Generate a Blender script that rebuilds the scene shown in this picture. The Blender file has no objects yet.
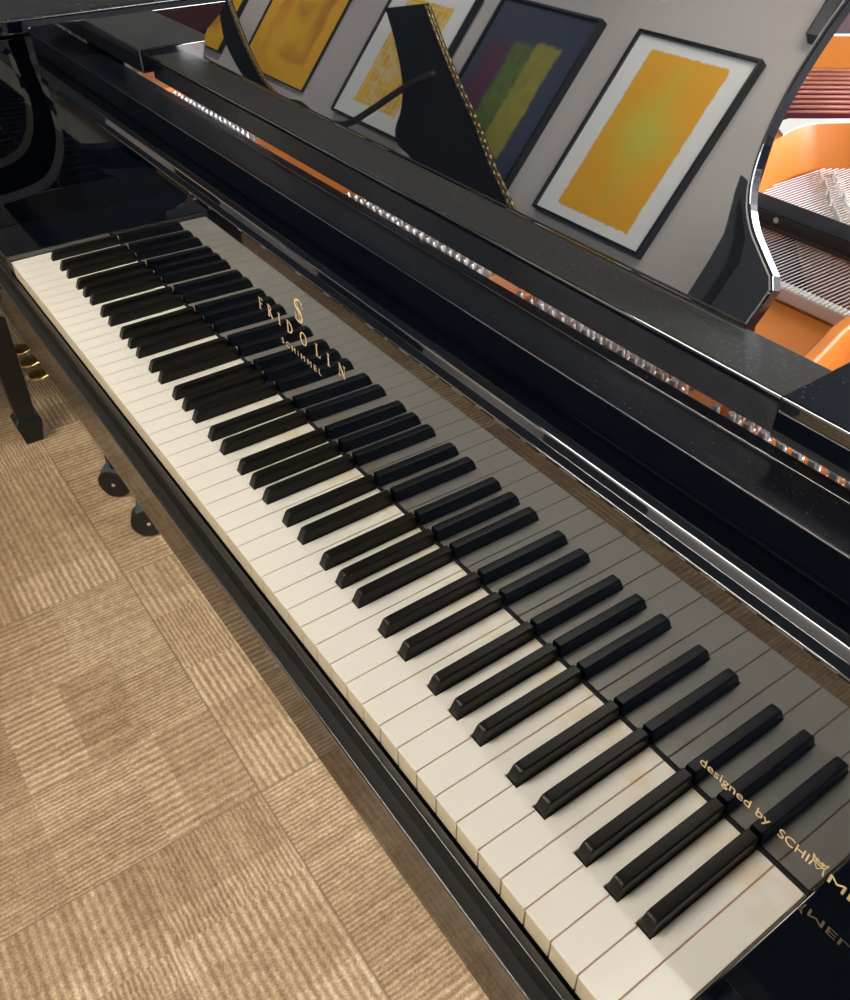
import bpy, bmesh, math, random
from mathutils import Vector, Matrix
random.seed(7)
SC = bpy.context.scene
COL = SC.collection
FZ = -0.725          # floor height, key tops are z = 0
P = 0.0235           # white key pitch

# ------------------------------------------------------------------ materials
def mat(name, base=(.5,.5,.5), rough=.5, metal=0., ior=1.5, spec=None, coat=0.):
    m = bpy.data.materials.new(name); m.use_nodes = True
    b = m.node_tree.nodes['Principled BSDF']
    b.inputs['Base Color'].default_value = (*base, 1)
    b.inputs['Roughness'].default_value = rough
    b.inputs['Metallic'].default_value = metal
    b.inputs['IOR'].default_value = ior
    if coat: b.inputs['Coat Weight'].default_value = coat; b.inputs['Coat Roughness'].default_value = .05
    return m
def bsdf(m): return m.node_tree.nodes['Principled BSDF']
def N(m, t, **k):
    n = m.node_tree.nodes.new(t)
    for a, v in k.items(): setattr(n, a, v)
    return n
def L(m, a, b): m.node_tree.links.new(a, b)
def ramp(m, fac, stops, interp='LINEAR'):
    r = N(m, 'ShaderNodeValToRGB'); r.color_ramp.interpolation = interp
    el = r.color_ramp.elements
    while len(el) < len(stops): el.new(.5)
    for e, (p, c) in zip(el, stops):
        e.position = p; e.color = (*c, 1)
    L(m, fac, r.inputs['Fac']); return r.outputs['Color']
def objco(m): return N(m, 'ShaderNodeTexCoord').outputs['Object']
def math_(m, op, a, b=None, c=None):
    n = N(m, 'ShaderNodeMath', operation=op)
    for i, v in enumerate((a, b, c)):
        if v is None: continue
        if isinstance(v, (int, float)): n.inputs[i].default_value = v
        else: L(m, v, n.inputs[i])
    return n.outputs[0]
def noise(m, vec, scale, detail=3, rough=.5):
    n = N(m, 'ShaderNodeTexNoise'); L(m, vec, n.inputs['Vector'])
    n.inputs['Scale'].default_value = scale; n.inputs['Detail'].default_value = detail
    n.inputs['Roughness'].default_value = rough
    return n.outputs['Fac']
def mixc(m, fac, a, b, mode='MIX'):
    n = N(m, 'ShaderNodeMix', data_type='RGBA', blend_type=mode)
    if isinstance(fac, (int, float)): n.inputs[0].default_value = fac
    else: L(m, fac, n.inputs[0])
    for i, v in ((6, a), (7, b)):
        if isinstance(v, tuple): n.inputs[i].default_value = (*v, 1)
        else: L(m, v, n.inputs[i])
    return n.outputs[2]
def bump(m, h, dist=.001, strength=1.):
    b = N(m, 'ShaderNodeBump'); b.inputs['Distance'].default_value = dist
    b.inputs['Strength'].default_value = strength
    L(m, h, b.inputs['Height']); L(m, b.outputs[0], bsdf(m).inputs['Normal'])

LACQ = mat('black_lacquer', (.0025,.0045,.009), .02, ior=2.15)
def dusty(name, base, dust, rough, speck=.62, scale=420, ior=1.7, amount=1.):
    m = mat(name, base, rough, ior=ior); v = objco(m)
    s = noise(m, v, scale, 2, .6)
    sp = ramp(m, s, [(0, (0,0,0)), (speck, (0,0,0)), (speck+.06, (1,1,1))])
    big = noise(m, v, 14, 4)
    f = math_(m, 'MULTIPLY', sp, math_(m, 'MULTIPLY', big, amount))
    L(m, mixc(m, f, mixc(m, big, base, tuple(c*1.8 for c in base)), dust), bsdf(m).inputs['Base Color'])
    L(m, math_(m, 'ADD', math_(m, 'MULTIPLY', big, .12), rough), bsdf(m).inputs['Roughness'])
    return m
DUSTY = dusty('dusty_black_lacquer', (.024,.025,.026), (.22,.22,.22), .34, ior=1.5, amount=.8)
DUSTY2 = dusty('lightly_dusted_lacquer', (.003,.005,.009), (.15,.15,.15), .07, speck=.66, ior=1.6, amount=.7)
BEDM = mat('keybed_lacquer', (.004,.004,.004), .04, ior=1.6)
SATIN = mat('satin_black', (.006,.005,.004), .6, ior=1.3)
DEDGE = mat('desk_edge_lacquer', (.006,.008,.013), .12, ior=1.5)
RAILTOP = dusty('thinly_dusted_rail_top', (.004,.006,.010), (.13,.14,.15), .13, speck=.67, ior=1.45, amount=.7)
SLIPM = mat('slip_top_grey_reflection', (.028,.028,.026), .24, ior=1.6)  # grey ceiling reflection on the upward slip faces, put into the colour
DESKM = mat('mirror_polished_black', (.004,.005,.008), .012, ior=2.5)
LIDM = dusty('dusty_lid_lacquer', (.012,.012,.013), (.3,.3,.3), .2, speck=.6, scale=300, amount=.9)
IVORY = mat('white_key_acrylic', (.80,.765,.665), .30, ior=1.45); bsdf(IVORY)
if True:
    v = objco(IVORY)
    a = noise(IVORY, v, 9, 2); b_ = noise(IVORY, v, 42, 3)
    sx = N(IVORY, 'ShaderNodeSeparateXYZ'); L(IVORY, v, sx.inputs[0])
    # old finger grease: faint yellow patches at the back of the keys
    g = N(IVORY, 'ShaderNodeMapRange', interpolation_type='SMOOTHSTEP'); L(IVORY, sx.outputs[1], g.inputs[0])
    g.inputs[1].default_value = .095; g.inputs[2].default_value = .125
    st = math_(IVORY, 'MULTIPLY', g.outputs[0], ramp(IVORY, b_, [(.42, (0,0,0)), (.62, (1,1,1))]))
    base = mixc(IVORY, a, (.83,.80,.725), (.81,.775,.69))
    L(IVORY, mixc(IVORY, math_(IVORY, 'MULTIPLY', st, .7), base, (.74,.63,.42)), bsdf(IVORY).inputs['Base Color'])
KWOOD = mat('key_wood', (.86,.50,.36), .7)
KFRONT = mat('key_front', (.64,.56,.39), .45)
EBON = mat('black_key_satin', (.009,.008,.0075), .33, ior=1.33)
FELT = mat('black_felt', (.006,.006,.007), .95)
CFELT = mat('cream_felt', (.86,.82,.76), .9)
GOLD = mat('gold_inlay', (.95,.72,.38), .4, metal=.25)
BRASS = mat('brass', (.80,.60,.24), .33, metal=1.)
OLDBRASS = mat('aged_brass', (.42,.32,.15), .35, metal=.9)
STEEL = mat('bright_steel', (.90,.89,.88), .28, metal=.75)
STRING = mat('steel_string', (.95,.93,.93), .45, metal=.3)
COPPER = mat('copper_wound_string', (.85,.36,.28), .38, metal=.6)
PLATE = mat('bronze_orange_plate', (.80,.27,.035), .42, ior=1.45)
v = objco(PLATE); L(PLATE, mixc(PLATE, noise(PLATE, v, 900, 2), (.60,.165,.016), (.72,.22,.026)), bsdf(PLATE).inputs['Base Color'])
SOUND = mat('soundboard_varnish', (.12,.018,.045), .9, ior=1.15)
PURPLE = mat('dark_plum_felt', (.10,.035,.055), .8)
WOOD = mat('bridge_maple', (.66,.42,.24), .5)
BROWNBAR = mat('damper_rail_wood', (.075,.062,.055), .6)
RUBBER = mat('black_rubber', (.008,.008,.009), .45)
GREYPL = mat('blue_grey_caster_hood', (.12,.16,.20), .25, metal=.3)
BENCHM = mat('black_bench_paint', (.005,.006,.008), .3)
WALLM = mat('warm_grey_wall_paint', (.50,.465,.45), .9)
v = objco(WALLM); L(WALLM, mixc(WALLM, noise(WALLM, v, 2.2, 3), (.47,.44,.425), (.53,.49,.475)), bsdf(WALLM).inputs['Base Color'])
DARKW = mat('charcoal_wall', (.05,.05,.052), .9)
CEILM = mat('ceiling_paint', (.055,.058,.062), .95)
FRAMEM = mat('black_picture_frame', (.008,.010,.014), .35)
MATM = mat('white_picture_mat', (.80,.81,.80), .8)
STRAPM = mat('dark_strap', (.022,.018,.020), .6)
SHAPEM = mat('charcoal_shape', (.045,.050,.058), .7)
PAPER = mat('white_paper', (.85,.85,.83), .8)
WHITEP = mat('white_window_paint', (.75,.75,.74), .5)

# carpet tiles: quarter-turned, ribbed loop pile in tan and brown
CARPET = mat('ribbed_carpet_tiles', rough=.95)
def build_carpet():
    m = CARPET; T = .6053
    geo = N(m, 'ShaderNodeNewGeometry'); sp = N(m, 'ShaderNodeSeparateXYZ'); L(m, geo.outputs['Position'], sp.inputs[0])
    x, y = sp.outputs[0], sp.outputs[1]
    u = math_(m, 'DIVIDE', math_(m, 'ADD', x, .097+T*20), T); w = math_(m, 'DIVIDE', math_(m, 'ADD', y, -.033+T*20), T)
    iu, iw = math_(m, 'FLOOR', u), math_(m, 'FLOOR', w)
    par = math_(m, 'MODULO', math_(m, 'ADD', iu, iw), 2.0)
    par = math_(m, 'GREATER_THAN', par, .5)
    fu, fw = math_(m, 'FRACT', u), math_(m, 'FRACT', w)
    def mixv(a, b, f): return math_(m, 'ADD', math_(m, 'MULTIPLY', a, math_(m, 'SUBTRACT', 1.0, f)), math_(m, 'MULTIPLY', b, f))
    par = math_(m, 'SUBTRACT', 1.0, par)
    across = mixv(x, y, par); along = mixv(y, x, par)      # metres
    fa = mixv(fu, fw, par); fl = mixv(fw, fu, par)
    # wobble of the yarn
    pos = N(m, 'ShaderNodeCombineXYZ'); L(m, across, pos.inputs[0]); L(m, along, pos.inputs[1])
    wob = noise(m, pos.outputs[0], 45, 3)
    ac = math_(m, 'ADD', across, math_(m, 'MULTIPLY', wob, .006))
    def rib_(pitch):
        q = math_(m, 'SINE', math_(m, 'MULTIPLY', ac, 2*math.pi/pitch)); return math_(m, 'ADD', math_(m, 'MULTIPLY', q, .5), .5)
    s_w, s_n = rib_(.0128), rib_(.0078)
    # patches : blocks along and across the tile with their own tone and rib strength
    def blk(na, nl, sd, off=0):
        c = N(m, 'ShaderNodeCombineXYZ')
        L(m, math_(m, 'ADD', math_(m, 'FLOOR', math_(m, 'MULTIPLY', fa, na)), math_(m, 'MULTIPLY', iu, 17.0)), c.inputs[0])
        L(m, math_(m, 'ADD', math_(m, 'FLOOR', math_(m, 'MULTIPLY', fl, nl)), math_(m, 'MULTIPLY', iw, 23.0)), c.inputs[1])
        c.inputs[2].default_value = sd
        wn = N(m, 'ShaderNodeTexWhiteNoise', noise_dimensions='3D'); L(m, c.outputs[0], wn.inputs['Vector'])
        return wn.outputs['Value']
    b1, b2 = blk(5.0, 4.0, 1.3), blk(3.0, 6.0, 7.7)
    s = mixv(s_n, s_w, math_(m, 'GREATER_THAN', blk(3.0, 4.0, 11.0), .45))
    # every rib has its own tone
    rib = N(m, 'ShaderNodeCombineXYZ'); L(m, math_(m, 'FLOOR', math_(m, 'DIVIDE', ac, .0112)), rib.inputs[0])
    L(m, math_(m, 'FLOOR', math_(m, 'MULTIPLY', fl, 5.0)), rib.inputs[1]); rib.inputs[2].default_value = 3.1
    rn = N(m, 'ShaderNodeTexWhiteNoise', noise_dimensions='3D'); L(m, rib.outputs[0], rn.inputs['Vector'])
    fine = noise(m, geo.outputs['Position'], 420, 2, .7); mid = noise(m, geo.outputs['Position'], 75, 3, .6)
    tone = math_(m, 'ADD', .20, math_(m, 'ADD', math_(m, 'MULTIPLY', b1, .10), math_(m, 'MULTIPLY', b2, .08)))
    ribamp = math_(m, 'ADD', .17, math_(m, 'MULTIPLY', b2, .18))
    t = math_(m, 'ADD', tone, math_(m, 'MULTIPLY', s, ribamp))
    t = math_(m, 'ADD', t, math_(m, 'MULTIPLY', rn.outputs['Value'], .12))
    t = math_(m, 'ADD', t, math_(m, 'MULTIPLY', math_(m, 'SUBTRACT', fine, .5), .9))
    t = math_(m, 'ADD', t, math_(m, 'MULTIPLY', math_(m, 'SUBTRACT', mid, .5), .45))
    c = ramp(m, t, [(.08, (.18,.105,.05)), (.36, (.345,.222,.117)), (.60, (.515,.365,.21)), (.90, (.80,.635,.43))])
    # seams
    e = math_(m, 'MINIMUM', math_(m, 'MINIMUM', fu, math_(m, 'SUBTRACT', 1.0, fu)), math_(m, 'MINIMUM', fw, math_(m, 'SUBTRACT', 1.0, fw)))
    sm = math_(m, 'LESS_THAN', e, .0028)
    c = mixc(m, math_(m, 'MULTIPLY', sm, .55), c, (.20,.13,.075))
    L(m, c, bsdf(m).inputs['Base Color'])
    h = math_(m, 'ADD', math_(m, 'MULTIPLY', s, ribamp), math_(m, 'MULTIPLY', fine, .35))
    bump(m, h, .0035, .8)
build_carpet()

# ------------------------------------------------------------------ mesh helpers
def link(name, bm, mats, parent=None, smooth=None):
    me = bpy.data.meshes.new(name)
    bm.normal_update(); bm.to_mesh(me); bm.free()
    for m in (mats if isinstance(mats, (list, tuple)) else [mats]): me.materials.append(m)
    if smooth:
        for p in me.polygons: p.use_smooth = True
    o = bpy.data.objects.new(name, me); COL.objects.link(o)
    if smooth and smooth is not True:
        me.set_sharp_from_angle(angle=math.radians(55))
        wn = o.modifiers.new('normals', 'WEIGHTED_NORMAL'); wn.mode = 'FACE_AREA'; wn.weight = 100; wn.keep_sharp = True
    if parent is not None: o.parent = parent
    return o
def topslot(o, slot=1, zmin=.75):
    """faces that do not look up take the second material"""
    for p in o.data.polygons:
        if p.normal.z < zmin: p.material_index = slot
    return o
def tag(o, label, cat, group=None):
    o['label'] = label; o['category'] = cat
    if group: o['group'] = group
    return o
def struct(o): o['kind'] = 'structure'; return o
def empty(name, loc=(0,0,0)):
    o = bpy.data.objects.new(name, None); COL.objects.link(o); o.location = loc; o.empty_display_size = .1
    return o
def B(bm, x0, x1, y0, y1, z0, z1, mi=0, bev=0., seg=2):
    vs = [bm.verts.new((x, y, z)) for x in (x0, x1) for y in (y0, y1) for z in (z0, z1)]
    F = [(0,1,3,2), (4,6,7,5), (0,4,5,1), (2,3,7,6), (0,2,6,4), (1,5,7,3)]
    fs = [bm.faces.new([vs[i] for i in f]) for f in F]
    for f in fs: f.material_index = mi
    if bev:
        es = list({e for f in fs for e in f.edges})
        r = bmesh.ops.bevel(bm, geom=es, offset=bev, segments=seg, affect='EDGES', profile=.5)
        for f in r['faces']: f.material_index = mi
    return fs
def box(x0, x1, y0, y1, z0, z1, bev=0., seg=2):
    bm = bmesh.new(); B(bm, x0, x1, y0, y1, z0, z1, 0, bev, seg); return bm
def rnd(pts, closed=True, n=5):
    """round the corners of a polygon; points are (a, b, r)"""
    out = []; k = len(pts)
    for i, p in enumerate(pts):
        r = p[2] if len(p) > 2 else 0
        if r <= 0: out.append((p[0], p[1])); continue
        a = Vector(pts[i-1][:2]); b = Vector(p[:2]); c = Vector(pts[(i+1) % k][:2])
        d1 = (a-b).normalized(); d2 = (c-b).normalized(); ang = d1.angle(d2)
        t = min(r/math.tan(ang/2), (a-b).length*.49, (c-b).length*.49); rr = t*math.tan(ang/2)
        cen = b + (d1+d2).normalized()*(rr/math.sin(ang/2))
        s = b+d1*t-cen; e = b+d2*t-cen; tot = s.angle(e); sg = 1 if s.x*e.y-s.y*e.x > 0 else -1
        for j in range(n+1):
            th = sg*tot*j/n; co, si = math.cos(th), math.sin(th)
            out.append((cen.x+s.x*co-s.y*si, cen.y+s.x*si+s.y*co))
    return out
def prismX(pts, x0, x1, bm=None, mi=0, bev=0.):
    """polygon in (y,z) swept along x"""
    bm = bm or bmesh.new()
    a = [bm.verts.new((x0, y, z)) for y, z in pts]; b = [bm.verts.new((x1, y, z)) for y, z in pts]
    n = len(pts); fs = [bm.faces.new(a[::-1]), bm.faces.new(b)]
    for i in range(n): fs.append(bm.faces.new((a[i], a[(i+1) % n], b[(i+1) % n], b[i])))
    for f in fs: f.material_index = mi
    if bev:
        bmesh.ops.bevel(bm, geom=list(fs[0].edges)+list(fs[1].edges), offset=bev, segments=2, affect='EDGES', profile=.5)
    bmesh.ops.recalc_face_normals(bm, faces=bm.faces[:]); return bm
def prismZ(pts, z0, z1, bm=None, mi=0, bev=0., top_only=True):
    bm = bm or bmesh.new()
    a = [bm.verts.new((x, y, z0)) for x, y in pts]; b = [bm.verts.new((x, y, z1)) for x, y in pts]
    n = len(pts); fs = [bm.faces.new(a[::-1]), bm.faces.new(b)]
    for i in range(n): fs.append(bm.faces.new((a[i], a[(i+1) % n], b[(i+1) % n], b[i])))
    for f in fs: f.material_index = mi
    bmesh.ops.recalc_face_normals(bm, faces=fs)
    if bev:
        ed = list(fs[1].edges)+([] if top_only else list(fs[0].edges))
        r = bmesh.ops.bevel(bm, geom=ed, offset=bev, segments=2, affect='EDGES', profile=.5)
        for f in r['faces']: f.material_index = mi
    return bm
def tube(bm, pts, r, seg=8, mi=0, cap=True):
    pts = [Vector(p) for p in pts]; rs = r if isinstance(r, (list, tuple)) else [r]*len(pts)
    rings = []; prev = None
    for i, p in enumerate(pts):
        d = (pts[min(i+1, len(pts)-1)]-pts[max(i-1, 0)]).normalized()
        u = d.cross(Vector((0,0,1)))
        if u.length < 1e-4: u = d.cross(Vector((0,1,0)))
        u.normalize()
        if prev is not None and u.dot(prev) < 0: u = -u
        prev = u; w = d.cross(u)
        rings.append([bm.verts.new(p+(u*math.cos(2*math.pi*k/seg)+w*math.sin(2*math.pi*k/seg))*rs[i]) for k in range(seg)])
    fs = []
    for a, b in zip(rings, rings[1:]):
        for k in range(seg): fs.append(bm.faces.new((a[k], a[(k+1) % seg], b[(k+1) % seg], b[k])))
    if cap: fs.append(bm.faces.new(rings[0][::-1])); fs.append(bm.faces.new(rings[-1]))
    for f in fs: f.material_index = mi
    return fs
def lathe(prof, seg=16, bm=None, M=None, mi=0):
    """profile (r,z) round the z axis"""
    bm = bm or bmesh.new(); rings = []
    for r, z in prof:
        rings.append([bm.verts.new((M or Matrix())@Vector((r*math.cos(2*math.pi*k/seg), r*math.sin(2*math.pi*k/seg), z))) for k in range(seg)])
    for a, b in zip(rings, rings[1:]):
        for k in range(seg):
            f = bm.faces.new((a[k], a[(k+1) % seg], b[(k+1) % seg], b[k])); f.material_index = mi
    f = bm.faces.new(rings[0][::-1]); f.material_index = mi; f = bm.faces.new(rings[-1]); f.material_index = mi
    return bm
def catmull(pts, n=6, closed=False):
    out = []; k = len(pts)
    rng = range(k) if closed else range(k-1)
    for i in rng:
        g = (lambda j: Vector(pts[j % k])) if closed else (lambda j: Vector(pts[max(0, min(k-1, j))]))
        p0, p1, p2, p3 = g(i-1), g(i), g(i+1), g(i+2)
        for j in range(n):
            t = j/n
            out.append(.5*((2*p1)+(-p0+p2)*t+(2*p0-5*p1+4*p2-p3)*t*t+(-p0+3*p1-3*p2+p3)*t**3))
    if not closed: out.append(Vector(pts[-1]))
    return out

# ------------------------------------------------------------------ camera
cam = bpy.data.cameras.new('camera'); co = bpy.data.objects.new('camera', cam); COL.objects.link(co)
CP = Vector((1.2976, -.1913, .5377))
Rr = Vector((0.57672613, 0.81692019, -0.00532748)); Dn = Vector((0.52326607, -0.37440559, -0.76551491)); Fw = Vector((-0.62735922, 0.43870476, -0.6433961))
mw = Matrix.Identity(4)
for i in range(3):
    mw[i][0] = Rr[i]; mw[i][1] = -Dn[i]; mw[i][2] = -Fw[i]; mw[i][3] = CP[i]
co.matrix_world = mw
cam.sensor_fit = 'HORIZONTAL'; cam.sensor_width = 36; cam.lens = 873.9356/850*36; cam.clip_start = .02
SC.camera = co
SC.view_settings.view_transform = 'Standard'; SC.view_settings.look = 'None'
SC.view_settings.gamma = 1; SC.view_settings.use_curve_mapping = False
SC.view_settings.exposure = 0.72

# ------------------------------------------------------------------ the room
X0, X1, Y0, Y1, ZC = -5.2, 3.4, -1.6, 5.0, 1.95
struct(link('floor', box(X0-.1, X1+.1, Y0-.1, Y1+.1, FZ-.06, FZ), CARPET))
struct(link('ceiling', box(X0-.1, X1+.1, Y0-.1, Y1+.1, ZC, ZC+.08), CEILM))
struct(link('wall_front', box(X0-.1, X1+.1, Y0-.1, Y0, FZ, ZC), WALLM))
struct(link('wall_left', box(X0-.1, X0, Y0, Y1, FZ, ZC), DARKW))
struct(link('wall_back', box(X0-.1, X1+.1, Y1, Y1+.1, FZ, ZC), WALLM))
WY0, WY1, WZ0, WZ1 = 1.4, 4.7, .10, 1.75
bm = bmesh.new()
B(bm, X1, X1+.1, Y0, WY0, FZ, ZC); B(bm, X1, X1+.1, WY1, Y1, FZ, ZC)
B(bm, X1, X1+.1, WY0, WY1, FZ, WZ0); B(bm, X1, X1+.1, WY0, WY1, WZ1, ZC)
struct(link('wall_right', bm, WALLM))
w = struct(empty('window_1', (X1, (WY0+WY1)/2, WZ0)))
def wl(b): # window parts are written in world space, shift to the empty
    bmesh.ops.translate(b, verts=b.verts[:], vec=-Vector(w.location)); return b
bm = bmesh.new()
for a, b in ((WY0, WY0+.05), (WY1-.05, WY1), (2.475, 2.525), (3.575, 3.625)): B(bm, X1+.02, X1+.08, a, b, WZ0, WZ1, 0, .004)
for a, b in ((WZ0, WZ0+.05), (WZ1-.05, WZ1)): B(bm, X1+.02, X1+.08, WY0, WY1, a, b, 0, .004)
link('window_frame', wl(bm), WHITEP, w)
link('window_sill', wl(box(X1-.12, X1+.02, WY0-.05, WY1+.05, WZ0-.03, WZ0-.002, .006)), WHITEP, w)
GLASS = bpy.data.materials.new('window_glass'); GLASS.use_nodes = True
nt = GLASS.node_tree; nt.nodes.clear()
o_ = nt.nodes.new('ShaderNodeOutputMaterial'); mx = nt.nodes.new('ShaderNodeMixShader'); tr = nt.nodes.new('ShaderNodeBsdfTransparent'); gl = nt.nodes.new('ShaderNodeBsdfGlossy')
gl.inputs['Roughness'].default_value = .02; mx.inputs[0].default_value = .06
nt.links.new(tr.outputs[0], mx.inputs[1]); nt.links.new(gl.outputs[0], mx.inputs[2]); nt.links.new(mx.outputs[0], o_.inputs[0])
link('pane', wl(box(X1+.045, X1+.05, WY0+.05, WY1-.05, WZ0+.05, WZ1-.05)), GLASS, w)
for nm, args in (('baseboard_front', (X0, X1, Y0, Y0+.015)), ('baseboard_left', (X0, X0+.015, Y0+.015, Y1)), ('baseboard_back', (X0+.015, X1, Y1-.015, Y1)), ('baseboard_right', (X1-.015, X1, Y0+.015, Y1-.015))):
    struct(link(nm, box(*args, FZ, FZ+.09, .003), WHITEP))

# ------------------------------------------------------------------ THE PIANO
FL = .1487; TILT = .0153
XL, XR = -.112, 1.335           # inner faces of the two arms
XLo, XRo = -.150, 1.373         # outer faces
piano = empty('grand_piano', (.611, .8, FZ))
tag(piano, 'large black lacquered grand piano whose white and black keys cross the whole picture', 'piano')
def pp(o):  # parent to piano, keeping world-space mesh data
    o.parent = piano; o.matrix_parent_inverse = Matrix.Translation(-piano.location); return o
def part(name, bm, mats, smooth=None, parent=None):
    o = link(name, bm, mats, None, smooth)
    if parent is None: pp(o)
    else: o.parent = parent
    return o

def topslotpart(*a, **k): return topslot(part(*a, **k))
# arms : front ends of the rim, with the scooped profile
arm = [(.134,.265,.0025), (.134,.215,.0), (.1405,.165,.0), (.1425,.142,0), (.142,.119,0), (.135,.090,0), (.119,.064,0), (.103,.052,0), (.081,.0455,0),
       (.054,.042,0), (.028,.040,0), (.0,.036,0), (-.018,.028,.012), (-.024,-.02,.01), (-.024,-.13,.004), (.62,-.13,.0), (.62,.265,.0)]
core = [Vector((p[0], p[1])) for p in arm[2:12]]
sm = [tuple(v) for v in catmull(core, 4)]
armp = rnd(arm[:2]+[(a, b, 0) for a, b in sm]+arm[12:])
part('arm', prismX(armp, XLo, XL, bev=.0022), LACQ, 35)
part('arm', prismX(armp, XR, XRo, bev=.0022), LACQ, 35)
# the curved rim behind the arms
def offset(path, d):
    out = []; n = len(path)
    for i, p in enumerate(path):
        a = path[max(i-1, 0)]; b = path[min(i+1, n-1)]; t = (b-a).normalized(); out.append(p+Vector((-t.y, t.x))*d)
    return out
rimpath = [Vector((XLo, .62)), Vector((XLo, 1.2)), Vector((XLo+.002, 1.62))]
rimpath += catmull([(XLo+.003, 1.66), (-.06, 1.86), (.14, 1.95), (.36, 1.90), (.52, 1.72), (.66, 1.46), (.86, 1.24), (1.10, 1.12), (1.29, 1.00), (XRo-.003, .80), (XRo, .70)], 6)
rimpath += [Vector((XRo, .62))]
inner = offset(rimpath, -.038)
bm = bmesh.new(); n = len(rimpath)
rings = [[bm.verts.new((p.x, p.y, z)) for p in pth] for pth, z in ((rimpath, -.13), (rimpath, .265), (inner, .265), (inner, -.13))]
for a, b in zip(rings, rings[1:]+rings[:1]):
    for i in range(n-1): bm.faces.new((a[i], a[i+1], b[i+1], b[i]))
bm.faces.new([r[0] for r in rings]); bm.faces.new([r[-1] for r in rings[::-1]])
bmesh.ops.recalc_face_normals(bm, faces=bm.faces[:])
part('rim', bm, DUSTY2, 40)
# soundboard fills the inside of the rim
bm = bmesh.new()
outl = [(XL+.001, .44)]+[(p.x+0, p.y) for p in inner]+[(XR-.001, .44)]
prismZ([(p.x, p.y) for p in offset(rimpath, -.04)]+[(XR-.003, .50), (XL+.003, .50)], .115, .128, bm)
part('soundboard', bm, SOUND)

# keybed, key slip
KB = [(-.0195,-.050,.003), (-.0195,-.1305,.006), (.6,-.1305,0), (.6,-.10,0), (.20,-.10,0), (.20,-.047,0), (-.0175,-.047,.0015)]
part('keybed', prismX(rnd([(-.0185,-.0512,.0015), (-.0185,-.123,.005), (.55,-.123,0), (.55,-.10,0), (.21,-.10,0), (.21,-.0512,0)]), XL, XR), BEDM, 35)
topslotpart('key_slip_moulding', prismX(rnd([(-.0200,-.0415,.0018), (-.0200,-.0510,.0018), (-.002,-.0510,0), (-.002,-.0415,0)]), XL, XR), [SLIPM, LACQ], 35)
topslotpart('key_slip', prismX(rnd([(-.0095,-.0215,.0016), (-.0095,-.0414,.0), (-.0022,-.0414,0), (-.0022,-.0215,.0012)]), XL, XR), [SLIPM, SATIN], 35)
part('keyframe', box(XL, XR, .0, .21, -.0511, -.032), FELT)

# key blocks at both ends of the keyboard
for a, b in ((XL+.0005, -.0015), (1.2235, XR-.0005)):
    part('key_block', box(a, b, -.006, FL+.003, -.040, .008, .0018), LACQ, 35)

# white keys
SH = {'C': (0, 1), 'D': (1, 1), 'E': (1, 0), 'F': (0, 1), 'G': (1, 1), 'A': (1, 1), 'B': (1, 0)}
OFF = {('C','D'): -.0028, ('D','E'): .0028, ('F','G'): -.0038, ('G','A'): .0001, ('A','B'): .0040}
HD, SLOT, KY1 = .0492, .00615, .175
names = [('ABCDEFG')[i % 7] for i in range(52)]
def white_key(i):
    nmk = names[i]; x0, x1 = i*P+.00045, (i+1)*P-.00045
    lc, rc = SH[nmk]
    if i == 0: lc = 0
    if i == 51: rc = 0
    lx, rx = x0, x1
    if lc: lx = i*P + OFF[(names[i-1], nmk)] + SLOT
    if rc: rx = (i+1)*P + OFF[(nmk, names[i+1])] - SLOT
    out = [(x0, 0), (x1, 0)]
    if rc: out += [(x1, HD), (rx, HD)]
    out += [(rx, KY1), (lx, KY1)]
    if lc: out += [(lx, HD), (x0, HD)]
    bm = bmesh.new()
    prismZ(out, -.0015, 0, bm, 0, .0005)
    ins = -.00041
    ins_pts = [(x0+ins, .0022), (x1-ins, .0022)]
    if rc: ins_pts += [(x1-ins, HD-ins), (rx-ins, HD-ins)]
    ins_pts += [(rx-ins, KY1), (lx+ins, KY1)]
    if lc: ins_pts += [(lx+ins, HD-ins), (x0+ins, HD-ins)]
    prismZ(ins_pts, -.0235, -.00152, bm, 1)
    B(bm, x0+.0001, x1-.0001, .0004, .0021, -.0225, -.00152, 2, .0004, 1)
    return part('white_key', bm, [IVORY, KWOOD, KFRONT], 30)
for i in range(52): white_key(i)
# black keys
def bk_mesh():
    bm = bmesh.new(); h = .0120; w0, w1 = .0054, .0044; y0, y1 = .0006, FL-.0018-HD
    V = lambda *c: bm.verts.new(c)
    # rows: front foot, front shoulder, front crest, back
    rows = [(y0, -.010, w0, 0), (y0, .0004, w0, 0), (y0+.0035, h-.0028, (w0+w1)/2, 0), (y0+.0085, h, w1, 0), (y1, h, w1, 0), (y1, -.010, w0, 0)]
    secs = []
    def sec(y, zt, wt, wb, zb, rr):
        # half-round shouldered section
        pts = [(-wb, zb), (-wb, 0.0)]
        pts += [(-wt-rr*.25, zt-rr), (-wt+rr*.15, zt-rr*.22), (-wt+rr, zt), (wt-rr, zt), (wt-rr*.15, zt-rr*.22), (wt+rr*.25, zt-rr)]
        pts += [(wb, 0.0), (wb, zb)]
        return [V(x, y, z) for x, z in pts]
    S = [sec(y0, .0012, w0-.0006, w0, -.010, .0006), sec(y0+.0012, .0050, w0-.0011, w0, -.010, .0009), sec(y0+.0036, .0100, w1-.0002, w0, -.010, .0011),
         sec(y0+.0052, .01165, w1-.0001, w0, -.010, .0012), sec(y0+.0085, h, w1, w0, -.010, .0012), sec(y1, h, w1, w0, -.010, .0012)]
    k = len(S[0])
    for a, b in zip(S, S[1:]):
        for j in range(k): bm.faces.new((a[j], a[(j+1) % k], b[(j+1) % k], b[j]))
    bm.faces.new(S[0]); bm.faces.new(S[-1][::-1])
    bmesh.ops.recalc_face_normals(bm, faces=bm.faces[:])
    return bm
first = None
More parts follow.
